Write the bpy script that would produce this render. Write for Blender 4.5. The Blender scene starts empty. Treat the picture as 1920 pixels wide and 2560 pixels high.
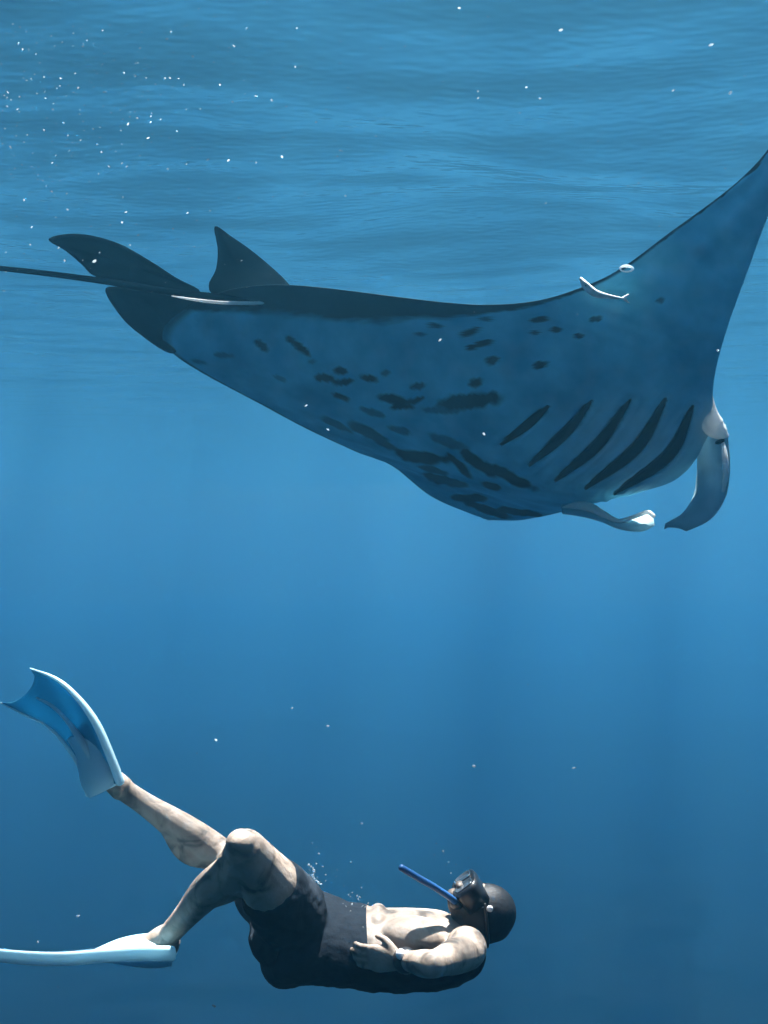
import bpy, bmesh, math, random
from mathutils import Vector, Matrix, noise
from mathutils.bvhtree import BVHTree

random.seed(7)
sc = bpy.context.scene
COL = sc.collection
R = math.radians

# ------------------------------------------------------------------ camera
FPX = 2745.0                       # focal length in pixels of the 1920x2560 photo
cam_d = bpy.data.cameras.new('camera')
cam = bpy.data.objects.new('camera', cam_d)
COL.objects.link(cam)
cam.location = (0, 0, 0)
cam.rotation_euler = (R(90), 0, 0)
cam_d.sensor_fit = 'VERTICAL'
cam_d.sensor_height = 24.0
cam_d.lens = 24.0 * FPX / 2560.0
cam_d.clip_start = 0.05
cam_d.clip_end = 2000
sc.camera = cam

# ------------------------------------------------------------------ sky and sun
TO_SUN = Vector((0.10, 0.28, 0.955)).normalized()
SUN_EL = math.asin(TO_SUN.z)
SUN_AZ = math.atan2(TO_SUN.x, TO_SUN.y)
w = bpy.data.worlds.new('World')
sc.world = w
w.use_nodes = True
nt = w.node_tree
bg = nt.nodes['Background']
sky = nt.nodes.new('ShaderNodeTexSky')
sky.sky_type = 'NISHITA'
sky.sun_disc = False
sky.sun_elevation = SUN_EL
sky.sun_rotation = SUN_AZ
nt.links.new(sky.outputs[0], bg.inputs[0])
bg.inputs[1].default_value = 0.05
sun_d = bpy.data.lights.new('sun', 'SUN')
sun_d.energy = 5.0
sun_d.angle = R(0.6)
sun_d.color = (1.0, 0.96, 0.9)
sun = bpy.data.objects.new('sun', sun_d)
COL.objects.link(sun)
sun.rotation_euler = (-TO_SUN).to_track_quat('-Z', 'Y').to_euler()
sun.location = (0, 0, 20)

sc.view_settings.view_transform = 'Standard'
sc.view_settings.look = 'None'
sc.view_settings.gamma = 1
sc.view_settings.use_curve_mapping = False
sc.view_settings.exposure = 3.68

cy = sc.cycles
cy.use_denoising = True
cy.use_adaptive_sampling = True
cy.adaptive_threshold = 0.08
cy.adaptive_min_samples = 16
cy.max_bounces = 5
cy.volume_bounces = 2
cy.transparent_max_bounces = 12
cy.glossy_bounces = 3
cy.diffuse_bounces = 2
cy.caustics_reflective = False
cy.caustics_refractive = False
cy.sample_clamp_indirect = 4.0

SURF_Z = 5.6
WATER_DENSITY = 0.023
WATER_COLOR = (0.108, 0.46, 0.74)
WATER_G = 0.80

# ------------------------------------------------------------------ helpers
def P(u, v, d):
    """Point at depth d (metres) seen at pixel (u, v) of the 1920x2560 photo."""
    return Vector(((u - 960.0) * d / FPX, d, -(v - 1280.0) * d / FPX))

def tag(o, label=None, cat=None, group=None, kind=None):
    if label: o['label'] = label
    if cat: o['category'] = cat
    if group: o['group'] = group
    if kind: o['kind'] = kind
    return o

def obj(name, verts, faces, mat, parent=None, smooth=True):
    me = bpy.data.meshes.new(name)
    me.from_pydata([tuple(v) for v in verts], [], faces)
    me.validate()
    bm = bmesh.new(); bm.from_mesh(me)
    bmesh.ops.recalc_face_normals(bm, faces=bm.faces)
    bm.to_mesh(me); bm.free()
    if smooth:
        for p in me.polygons: p.use_smooth = True
    if mat: me.materials.append(mat)
    o = bpy.data.objects.new(name, me)
    COL.objects.link(o)
    if parent:
        o.parent = parent
        o.matrix_parent_inverse = Matrix.Translation(-parent.location)
    return o

def empty(name, loc):
    o = bpy.data.objects.new(name, None)
    COL.objects.link(o)
    o.location = loc
    o.empty_display_size = 0.1
    return o

def cr(pts, t):
    """Catmull-Rom through pts (tuples/Vectors) at t in 0..1."""
    n = len(pts) - 1
    x = min(max(t, 0), 1) * n
    i = min(int(x), n - 1)
    f = x - i
    p1, p2 = Vector(pts[i]), Vector(pts[i + 1])
    p0 = Vector(pts[i - 1]) if i > 0 else 2 * p1 - p2
    p3 = Vector(pts[i + 2]) if i < n - 1 else 2 * p2 - p1
    return 0.5 * (2 * p1 + (p2 - p0) * f + (2 * p0 - 5 * p1 + 4 * p2 - p3) * f * f + (3 * p1 - p0 - 3 * p2 + p3) * f ** 3)

def crk(keys, vals, t):
    """Hermite interpolation of Vector vals at uneven keys."""
    n = len(keys)
    if t <= keys[0]: return Vector(vals[0])
    if t >= keys[-1]: return Vector(vals[-1])
    i = 0
    while t > keys[i + 1]: i += 1
    def sl(k):
        if k == 0: return (vals[1] - vals[0]) / (keys[1] - keys[0])
        if k == n - 1: return (vals[-1] - vals[-2]) / (keys[-1] - keys[-2])
        a = (vals[k] - vals[k - 1]) / (keys[k] - keys[k - 1])
        b = (vals[k + 1] - vals[k]) / (keys[k + 1] - keys[k])
        ha, hb = keys[k] - keys[k - 1], keys[k + 1] - keys[k]
        return (a * hb + b * ha) / (ha + hb)
    h = keys[i + 1] - keys[i]
    f = (t - keys[i]) / h
    m0, m1 = sl(i) * h, sl(i + 1) * h
    f2, f3 = f * f, f ** 3
    return vals[i] * (2 * f3 - 3 * f2 + 1) + m0 * (f3 - 2 * f2 + f) + vals[i + 1] * (-2 * f3 + 3 * f2) + m1 * (f3 - f2)

def sstep(a, b, x):
    t = min(max((x - a) / (b - a), 0), 1)
    return t * t * (3 - 2 * t)

class MB:
    def __init__(self): self.v = []; self.f = []
    def add(self, v, f):
        o = len(self.v); self.v += v; self.f += [tuple(i + o for i in q) for q in f]
    def tube(self, pts, ref=None, n=14, steps=6, cap=True):
        """pts: list of (Vector, rx, ry); rx lies along ref x tangent. Smooth tapered tube with rounded ends."""
        k = len(pts)
        data = [(p.x, p.y, p.z) for p, _, _ in pts]
        rad = [(a, b, 0) for _, a, b in pts]
        m = (k - 1) * steps
        C = [cr(data, i / m) for i in range(m + 1)]
        Rr = [cr(rad, i / m) for i in range(m + 1)]
        ref = Vector(ref) if ref else Vector((0, 0, 1))
        rings = []
        T0 = (C[1] - C[0]).normalized(); T1 = (C[-1] - C[-2]).normalized()
        seq = []
        if cap:
            r0 = min(Rr[0].x, Rr[0].y)
            for q in (0.96, 0.75, 0.4):
                seq.append((C[0] - T0 * r0 * q * 0.8, T0, Rr[0] * math.sqrt(1 - q * q)))
        for i in range(m + 1):
            T = (C[min(i + 1, m)] - C[max(i - 1, 0)]).normalized()
            seq.append((C[i], T, Rr[i]))
        if cap:
            r1 = min(Rr[-1].x, Rr[-1].y)
            for q in (0.4, 0.75, 0.96):
                seq.append((C[-1] + T1 * r1 * q * 0.8, T1, Rr[-1] * math.sqrt(1 - q * q)))
        V = []; F = []
        for c, T, r in seq:
            A = ref.cross(T)
            if A.length < 1e-4: A = Vector((1, 0, 0)).cross(T)
            A.normalize(); B = T.cross(A)
            for j in range(n):
                a = 2 * math.pi * j / n
                V.append(c + A * (r.x * math.cos(a)) + B * (r.y * math.sin(a)))
        L = len(seq)
        for i in range(L - 1):
            for j in range(n):
                F.append((i * n + j, i * n + (j + 1) % n, (i + 1) * n + (j + 1) % n, (i + 1) * n + j))
        F.append(tuple(range(n - 1, -1, -1)))
        F.append(tuple((L - 1) * n + j for j in range(n)))
        self.add(V, F)
    def ball(self, c, rx, ry, rz, rot=None, n=20, m=12):
        rot = rot or Matrix.Identity(3)
        V = [c + rot @ Vector((0, 0, rz))]
        for i in range(1, m):
            p = math.pi * i / m
            for j in range(n):
                a = 2 * math.pi * j / n
                V.append(c + rot @ Vector((rx * math.sin(p) * math.cos(a), ry * math.sin(p) * math.sin(a), rz * math.cos(p))))
        V.append(c + rot @ Vector((0, 0, -rz)))
        F = []
        for j in range(n): F.append((0, 1 + j, 1 + (j + 1) % n))
        for i in range(m - 2):
            for j in range(n):
                a = 1 + i * n
                F.append((a + j, a + n + j, a + n + (j + 1) % n, a + (j + 1) % n))
        a = 1 + (m - 2) * n
        for j in range(n): F.append((a + j, len(V) - 1, a + (j + 1) % n))
        self.add(V, F)
    def build(self, name, mat, parent=None): return obj(name, self.v, self.f, mat, parent)

def remeshed(mb, name, mat, parent, voxel=0.005, smooth=6):
    """Union of the closed pieces in mb as one continuous skin."""
    o = obj('tmp', mb.v, mb.f, mat)
    r = o.modifiers.new('r', 'REMESH'); r.mode = 'VOXEL'; r.voxel_size = voxel
    s = o.modifiers.new('s', 'SMOOTH'); s.factor = 0.5; s.iterations = smooth
    dg = bpy.context.evaluated_depsgraph_get()
    me = bpy.data.meshes.new_from_object(o.evaluated_get(dg))
    bpy.data.objects.remove(o)
    me.name = name
    for p in me.polygons: p.use_smooth = True
    if not me.materials: me.materials.append(mat)
    o = bpy.data.objects.new(name, me)
    COL.objects.link(o)
    if parent:
        o.parent = parent
        o.matrix_parent_inverse = Matrix.Translation(-parent.location)
    return o

# ------------------------------------------------------------------ materials
def new_mat(name):
    m = bpy.data.materials.new(name); m.use_nodes = True
    return m, m.node_tree.nodes, m.node_tree.links, m.node_tree.nodes['Principled BSDF']

def plain(name, col, rough=0.5, spec=0.5, var=0.0, scale=20.0, bump=0.0, trans=0.0):
    m, N, L, b = new_mat(name)
    b.inputs['Roughness'].default_value = rough
    b.inputs['Specular IOR Level'].default_value = spec
    b.inputs['Base Color'].default_value = (*col, 1)
    if var or bump:
        tc = N.new('ShaderNodeTexCoord')
        nz = N.new('ShaderNodeTexNoise'); nz.inputs['Scale'].default_value = scale; nz.inputs['Detail'].default_value = 5
        L.new(tc.outputs['Object'], nz.inputs['Vector'])
        if var:
            mx = N.new('ShaderNodeMix'); mx.data_type = 'RGBA'
            mx.inputs['A'].default_value = (*[c * (1 - var) for c in col], 1)
            mx.inputs['B'].default_value = (*[min(c * (1 + var), 1) for c in col], 1)
            L.new(nz.outputs['Fac'], mx.inputs['Factor'])
            L.new(mx.outputs['Result'], b.inputs['Base Color'])
        if bump:
            bp = N.new('ShaderNodeBump'); bp.inputs['Strength'].default_value = bump; bp.inputs['Distance'].default_value = 0.01
            L.new(nz.outputs['Fac'], bp.inputs['Height']); L.new(bp.outputs['Normal'], b.inputs['Normal'])
    if trans:
        b.inputs['Transmission Weight'].default_value = trans
    return m

def manta_mat():
    m, N, L, b = new_mat('manta_skin')
    at = N.new('ShaderNodeAttribute'); at.attribute_name = 'dark'
    tc = N.new('ShaderNodeTexCoord')
    nz = N.new('ShaderNodeTexNoise'); nz.inputs['Scale'].default_value = 5; nz.inputs['Detail'].default_value = 8
    L.new(tc.outputs['Object'], nz.inputs['Vector'])
    nf = N.new('ShaderNodeTexNoise'); nf.inputs['Scale'].default_value = 60; nf.inputs['Detail'].default_value = 6
    L.new(tc.outputs['Object'], nf.inputs['Vector'])
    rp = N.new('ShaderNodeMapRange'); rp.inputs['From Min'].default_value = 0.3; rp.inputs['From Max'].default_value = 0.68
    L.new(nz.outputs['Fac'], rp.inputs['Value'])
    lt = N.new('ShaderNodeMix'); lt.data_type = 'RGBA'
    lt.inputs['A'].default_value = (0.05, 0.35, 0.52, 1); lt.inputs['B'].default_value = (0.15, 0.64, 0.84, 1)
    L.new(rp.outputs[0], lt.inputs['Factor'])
    dk = N.new('ShaderNodeMix'); dk.data_type = 'RGBA'
    dk.inputs['A'].default_value = (0.004, 0.006, 0.009, 1); dk.inputs['B'].default_value = (0.012, 0.018, 0.024, 1)
    L.new(nf.outputs['Fac'], dk.inputs['Factor'])
    mx = N.new('ShaderNodeMix'); mx.data_type = 'RGBA'
    L.new(at.outputs['Fac'], mx.inputs['Factor'])
    pa = N.new('ShaderNodeAttribute'); pa.attribute_name = 'pale'
    pm = N.new('ShaderNodeMix'); pm.data_type = 'RGBA'; pm.inputs['B'].default_value = (0.72, 0.84, 0.86, 1)
    L.new(pa.outputs['Fac'], pm.inputs['Factor']); L.new(lt.outputs['Result'], pm.inputs['A'])
    L.new(pm.outputs['Result'], mx.inputs['A']); L.new(dk.outputs['Result'], mx.inputs['B'])
    L.new(mx.outputs['Result'], b.inputs['Base Color'])
    b.inputs['Roughness'].default_value = 0.7
    b.inputs['Specular IOR Level'].default_value = 0.1
    bp = N.new('ShaderNodeBump'); bp.inputs['Strength'].default_value = 0.12; bp.inputs['Distance'].default_value = 0.01
    L.new(nf.outputs['Fac'], bp.inputs['Height']); L.new(bp.outputs['Normal'], b.inputs['Normal'])
    return m

def water_surface_mat():
    m = bpy.data.materials.new('water_surface'); m.use_nodes = True
    N, L = m.node_tree.nodes, m.node_tree.links
    N.clear()
    out = N.new('ShaderNodeOutputMaterial')
    tc = N.new('ShaderNodeTexCoord')
    mp = N.new('ShaderNodeMapping'); mp.inputs['Rotation'].default_value = (0, 0, R(24)); mp.inputs['Scale'].default_value = (0.6, 1.1, 1)
    L.new(tc.outputs['Object'], mp.inputs['Vector'])
    n1 = N.new('ShaderNodeTexNoise'); n1.inputs['Scale'].default_value = 0.48; n1.inputs['Detail'].default_value = 1
    n2 = N.new('ShaderNodeTexNoise'); n2.inputs['Scale'].default_value = 6.0; n2.inputs['Detail'].default_value = 0
    for n_ in (n1, n2): L.new(mp.outputs['Vector'], n_.inputs['Vector'])
    h1 = N.new('ShaderNodeMath'); h1.operation = 'MULTIPLY'; h1.inputs[1].default_value = 0.34; L.new(n1.outputs['Fac'], h1.inputs[0])
    h2 = N.new('ShaderNodeMath'); h2.operation = 'MULTIPLY_ADD'; h2.inputs[1].default_value = 0.016; L.new(n2.outputs['Fac'], h2.inputs[0]); L.new(h1.outputs[0], h2.inputs[2])
    b2 = N.new('ShaderNodeBump'); b2.inputs['Strength'].default_value = 1.0; b2.inputs['Distance'].default_value = 1.0
    L.new(h2.outputs[0], b2.inputs['Height'])
    fr = N.new('ShaderNodeFresnel'); fr.inputs['IOR'].default_value = 1.333
    L.new(b2.outputs['Normal'], fr.inputs['Normal'])
    # net of bright lines painted into the transparent colour to dapple the sunlight
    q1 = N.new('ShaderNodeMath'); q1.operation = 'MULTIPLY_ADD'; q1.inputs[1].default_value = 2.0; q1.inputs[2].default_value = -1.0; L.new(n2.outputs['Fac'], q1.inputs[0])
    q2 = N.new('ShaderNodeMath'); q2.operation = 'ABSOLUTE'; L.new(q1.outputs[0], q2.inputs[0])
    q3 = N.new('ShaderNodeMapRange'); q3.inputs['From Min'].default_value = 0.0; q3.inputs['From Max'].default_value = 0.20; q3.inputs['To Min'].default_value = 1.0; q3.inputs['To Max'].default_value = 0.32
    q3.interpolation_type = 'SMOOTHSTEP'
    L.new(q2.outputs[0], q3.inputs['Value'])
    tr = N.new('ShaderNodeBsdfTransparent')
    q4 = N.new('ShaderNodeMapRange'); q4.inputs['From Min'].default_value = 0.38; q4.inputs['From Max'].default_value = 0.58; q4.inputs['To Min'].default_value = 0.16; q4.inputs['To Max'].default_value = 1.0  # broad dim patches painted in as well, shaping the light shafts
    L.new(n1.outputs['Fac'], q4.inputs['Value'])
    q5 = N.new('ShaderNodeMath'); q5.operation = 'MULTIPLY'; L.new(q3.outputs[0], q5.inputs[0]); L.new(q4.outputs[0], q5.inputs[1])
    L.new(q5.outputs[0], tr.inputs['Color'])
    gl = N.new('ShaderNodeBsdfGlossy'); gl.inputs['Roughness'].default_value = 0.1
    L.new(b2.outputs['Normal'], gl.inputs['Normal'])
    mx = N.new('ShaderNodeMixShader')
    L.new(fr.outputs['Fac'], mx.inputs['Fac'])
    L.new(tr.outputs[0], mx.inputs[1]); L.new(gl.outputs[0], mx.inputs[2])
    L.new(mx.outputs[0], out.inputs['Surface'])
    return m

def translucent(m, amount):
    """Mix some light shining through into a plain material (thin rubber, bubbles)."""
    N, L = m.node_tree.nodes, m.node_tree.links
    b = N['Principled BSDF']; out = [n for n in N if n.type == 'OUTPUT_MATERIAL'][0]
    t = N.new('ShaderNodeBsdfTranslucent'); mx = N.new('ShaderNodeMixShader'); mx.inputs[0].default_value = amount
    if b.inputs['Base Color'].is_linked: L.new(b.inputs['Base Color'].links[0].from_socket, t.inputs['Color'])
    else: t.inputs['Color'].default_value = b.inputs['Base Color'].default_value
    L.new(b.outputs[0], mx.inputs[1]); L.new(t.outputs[0], mx.inputs[2]); L.new(mx.outputs[0], out.inputs['Surface'])
    return m
M_MANTA = manta_mat()
M_SLIT = plain('gill_slit', (0.008, 0.009, 0.012), 0.8, 0.1)
M_MANTA_DARK = plain('manta_dark_skin', (0.003, 0.006, 0.008), 0.95, 0.0, 0.5, 14, 0.3)
M_MANTA_LIT = translucent(plain('manta_lit_skin', (0.86, 0.90, 0.90), 0.5, 0.3, 0.08, 14, 0.2), 0.35)  # pale colour carrying sunlight on tail base, fin edges and head lobe
def skin_mat():
    m, N, L, b = new_mat('skin')
    tc = N.new('ShaderNodeTexCoord')
    n1 = N.new('ShaderNodeTexNoise'); n1.inputs['Scale'].default_value = 17; n1.inputs['Detail'].default_value = 4; n1.inputs['Distortion'].default_value = 0.8
    n2 = N.new('ShaderNodeTexNoise'); n2.inputs['Scale'].default_value = 130; n2.inputs['Detail'].default_value = 4
    for n_ in (n1, n2): L.new(tc.outputs['Object'], n_.inputs['Vector'])
    rp = N.new('ShaderNodeValToRGB')
    e = rp.color_ramp.elements
    e[0].position = 0.34; e[0].color = (0.085, 0.072, 0.062, 1); e[1].position = 0.64; e[1].color = (0.30, 0.25, 0.21, 1)
    x = e.new(0.47); x.color = (0.23, 0.185, 0.15, 1)
    L.new(n1.outputs['Fac'], rp.inputs['Fac'])
    L.new(rp.outputs['Color'], b.inputs['Base Color'])
    b.inputs['Roughness'].default_value = 0.55; b.inputs['Specular IOR Level'].default_value = 0.3
    ad = N.new('ShaderNodeMath'); ad.operation = 'MULTIPLY_ADD'; ad.inputs[1].default_value = 0.25
    L.new(n2.outputs['Fac'], ad.inputs[0]); L.new(n1.outputs['Fac'], ad.inputs[2])
    bp = N.new('ShaderNodeBump'); bp.inputs['Strength'].default_value = 0.35; bp.inputs['Distance'].default_value = 0.012
    L.new(ad.outputs[0], bp.inputs['Height']); L.new(bp.outputs['Normal'], b.inputs['Normal'])
    return m
M_SKIN = skin_mat()
M_SUIT = plain('swimsuit_cloth', (0.010, 0.016, 0.024), 0.85, 0.1, 0.4, 40, 0.3)
M_HAIR = plain('hood_cloth', (0.006, 0.009, 0.013), 0.6, 0.3, 0.4, 60, 0.25)
M_RUBBER = plain('black_rubber', (0.006, 0.007, 0.009), 0.35, 0.5)
M_FINW = translucent(plain('fin_white_rubber', (0.46, 0.70, 0.80), 0.4, 0.4, 0.08, 20), 0.35)
M_FINB = translucent(plain('fin_blue_blade', (0.04, 0.24, 0.38), 0.3, 0.4, 0.15, 12), 0.5)
M_SNORK = plain('snorkel_blue', (0.012, 0.07, 0.20), 0.5, 0.3)
M_GLASS = plain('mask_glass', (0.03, 0.04, 0.05), 0.05, 0.8)
M_STEEL = plain('pale_metal', (0.7, 0.72, 0.74), 0.3, 0.6)
M_FISH = plain('fish_skin', (0.55, 0.60, 0.62), 0.5, 0.3, 0.45, 45, 0.3)
M_BUB = translucent(plain('bubble', (0.80, 0.88, 0.92), 0.15, 0.8), 0.6)
M_SPECK = translucent(plain('speck', (0.45, 0.56, 0.62), 0.6, 0.2), 0.6)
def thin_out(m, k):
    N, L = m.node_tree.nodes, m.node_tree.links
    out = [n for n in N if n.type == 'OUTPUT_MATERIAL'][0]
    src = out.inputs['Surface'].links[0].from_socket
    t = N.new('ShaderNodeBsdfTransparent'); mx = N.new('ShaderNodeMixShader'); mx.inputs[0].default_value = k
    L.new(src, mx.inputs[1]); L.new(t.outputs[0], mx.inputs[2]); L.new(mx.outputs[0], out.inputs['Surface'])
thin_out(M_SPECK, 0.6)
M_CEPH = translucent(plain('cephalic_skin', (0.40, 0.62, 0.70), 0.6, 0.2, 0.25, 10, 0.2), 0.5)

# ------------------------------------------------------------------ sea surface
def make_surface():
    ys = []; 
    n = 260
    half = 246.0
    def warp(k):                                   # dense near the camera, coarse far away
        s = k * 2 - 1
        return math.copysign(half * (0.05 * abs(s) + 0.95 * abs(s) ** 4), s)
    V = []; F = []
    for i in range(n + 1):
        for j in range(n + 1):
            x, y = warp(i / n), warp(j / n)
            fade = 1.0 / (1.0 + (x * x + y * y) / 1600.0)
            z = SURF_Z + fade * (0.50 * noise.noise(Vector((x * 0.14 + y * 0.05 + 3.1, y * 0.24 - x * 0.03, 0.5))) + 0.06 * noise.noise(Vector((x * 0.5 + y * 0.2, y * 0.9 - x * 0.15, 7.7))) + 0.02 * noise.noise(Vector((x * 1.6, y * 2.6, 2.2))))
            V.append((x, y, z))
    for i in range(n):
        for j in range(n):
            a = i * (n + 1) + j
            F.append((a, a + n + 1, a + n + 2, a + 1))
    o = obj('water_surface', V, F, water_surface_mat())
    if o.data.polygons[0].normal.z < 0:
        o.data.flip_normals()
    tag(o, 'rippling underside of the sea surface above the manta', kind='structure')
make_surface()

# ------------------------------------------------------------------ added dark floor far below, darkens the lower water
def make_dark_floor():
    n = 150; half = 246.0
    def warp(k):
        q = k * 2 - 1
        return math.copysign(half * (0.15 * abs(q) + 0.85 * abs(q) ** 3), q)
    V = []; F = []
    for i in range(n + 1):
        for j in range(n + 1):
            x, y = warp(i / n), warp(j / n)
            z = -21.0 + 3.5 * noise.noise(Vector((x * 0.03 + 1.7, y * 0.03, 3.3))) + 0.8 * noise.noise(Vector((x * 0.08, y * 0.08, 6.1)))
            V.append((x, y, z))
    for i in range(n):
        for j in range(n):
            a = i * (n + 1) + j
            F.append((a, a + n + 1, a + n + 2, a + 1))
    o = obj('added_dark_floor', V, F, plain('dark_floor_black', (0.0025, 0.005, 0.007), 1.0, 0.0, 0.3, 0.15))
    tag(o, 'added dark floor that darkens the water far below the swimmer', kind='structure')
make_dark_floor()

# ------------------------------------------------------------------ manta ray
ST = [  # t,   leading edge (u, v, depth),  trailing edge (u, v, depth), half thickness
    (1.00, (2130, 110, 3.62), (2122, 105, 3.64), 0.004),
    (0.88, (2030, 300, 3.70), (2000, 262, 3.74), 0.012),
    (0.75, (1935, 500, 3.79), (1880, 420, 3.84), 0.020),
    (0.60, (1868, 680, 3.88), (1690, 570, 3.95), 0.035),
    (0.45, (1815, 830, 3.98), (1480, 708, 4.08), 0.055),
    (0.30, (1785, 950, 4.12), (1210, 762, 4.25), 0.085),
    (0.15, (1772, 1085, 4.30), (690, 712, 4.45), 0.14),
    (0.00, (1700, 1190, 4.50), (470, 768, 4.62), 0.17),
    (-0.15, (1580, 1232, 4.72), (420, 872, 4.78), 0.13),
    (-0.30, (1480, 1258, 5.00), (680, 1026, 5.02), 0.08),
    (-0.50, (1410, 1278, 5.45), (880, 1125, 5.45), 0.045),
    (-0.70, (1350, 1292, 5.85), (985, 1168, 5.85), 0.028),
    (-0.86, (1290, 1301, 6.12), (1085, 1245, 6.12), 0.014),
    (-1.00, (1225, 1300, 6.30), (1195, 1292, 6.30), 0.005),
]
ST = ST[::-1]
KEYS = [s[0] for s in ST]
LE = [P(*s[1]) for s in ST]
TE = [P(*s[2]) for s in ST]
TH = [Vector((s[3], 0, 0)) for s in ST]

def mid(s, t):
    return crk(KEYS, LE, t).lerp(crk(KEYS, TE, t), s)

SLITS = [  # upper end, middle, lower end in photo pixels, half width px
    ((1372, 1015), (1320, 1062), (1252, 1112), 11),
    ((1478, 1004), (1412, 1085), (1322, 1165), 13),
    ((1575, 1000), (1495, 1112), (1388, 1203), 14),
    ((1664, 998), (1592, 1120), (1464, 1222), 15),
    ((1732, 1016), (1672, 1138), (1536, 1236), 15),
]
SPOTS = [  # u, v, ru, rv, angle deg, strength
    (1175, 830, 26, 9, -20, 1), (1210, 858, 24, 9, -15, .9), (1180, 870, 14, 7, 0, .8), (1230, 903, 17, 11, -20, .9), (1352, 798, 24, 9, -5, .8),
    (1337, 832, 13, 7, 0, .7), (1390, 825, 16, 8, 0, .9), (1447, 840, 14, 8, 0, .8), (1350, 913, 22, 10, -12, 1), (1188, 957, 17, 11, 0, .8),
    (1490, 797, 14, 7, 0, .7), (1650, 752, 12, 7, 0, .6), (1215, 797, 18, 7, 0, .6), (1088, 813, 16, 7, 10, .7), (1050, 835, 15, 6, 0, .6),
    (745, 865, 38, 9, 40, 1), (655, 865, 22, 8, 38, .7), (560, 888, 26, 7, 5, .5), (810, 945, 26, 10, 10, .9), (852, 928, 18, 10, 10, .9),
    (860, 955, 26, 9, -10, .9), (920, 945, 26, 9, 10, .8), (962, 933, 12, 8, 0, .6), (855, 992, 22, 8, 20, .8), (1045, 965, 20, 9, -10, .7),
    (985, 1000, 40, 14, 10, 1), (1040, 1000, 22, 8, -15, .8), (1000, 1018, 30, 8, 0, .8), (930, 1030, 34, 8, 20, .6), (1175, 1003, 80, 22, -6, .75),
    (1110, 1025, 60, 10, 0, .5), (920, 1080, 50, 14, 25, .7), (840, 1060, 40, 10, 28, .6), (1060, 1145, 60, 16, 8, .95), (1020, 1140, 34, 10, 20, .8),
    (1190, 1155, 60, 14, 38, .95), (1270, 1190, 80, 15, 25, .9), (1110, 1200, 60, 12, 15, .9), (1170, 1245, 50, 11, 5, .9), (1230, 1215, 30, 10, 15, .8),
    (1300, 1280, 60, 9, 8, .8), (1220, 1275, 60, 10, 18, .8), (1150, 1165, 44, 10, 45, .8), (1080, 1175, 40, 8, 15, .7), (960, 1110, 34, 10, 28, .7),
    (1120, 1105, 50, 12, 20, .55), (1000, 1075, 30, 9, 15, .6), (700, 945, 18, 6, 20, .4), (780, 905, 12, 6, 0, .4), (500, 905, 20, 6, 10, .4),
]

SLIT_SEG = {}
for (A_, B_, C_, hw_) in SLITS:
    q_ = [cr([(A_[0], A_[1], 0), (B_[0], B_[1], 0), (C_[0], C_[1], 0)], k / 8) for k in range(9)]
    SLIT_SEG[A_] = [((q_[k].x, q_[k].y), (q_[k + 1].x, q_[k + 1].y), k / 8) for k in range(8)]

def px(p):
    return 960 + p.x / p.y * FPX, 1280 - p.z / p.y * FPX

def seg_dist(x, y, a, b):
    dx, dy = b[0] - a[0], b[1] - a[1]
    t = max(0, min(1, ((x - a[0]) * dx + (y - a[1]) * dy) / (dx * dx + dy * dy)))
    return math.hypot(x - a[0] - t * dx, y - a[1] - t * dy), t

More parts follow.
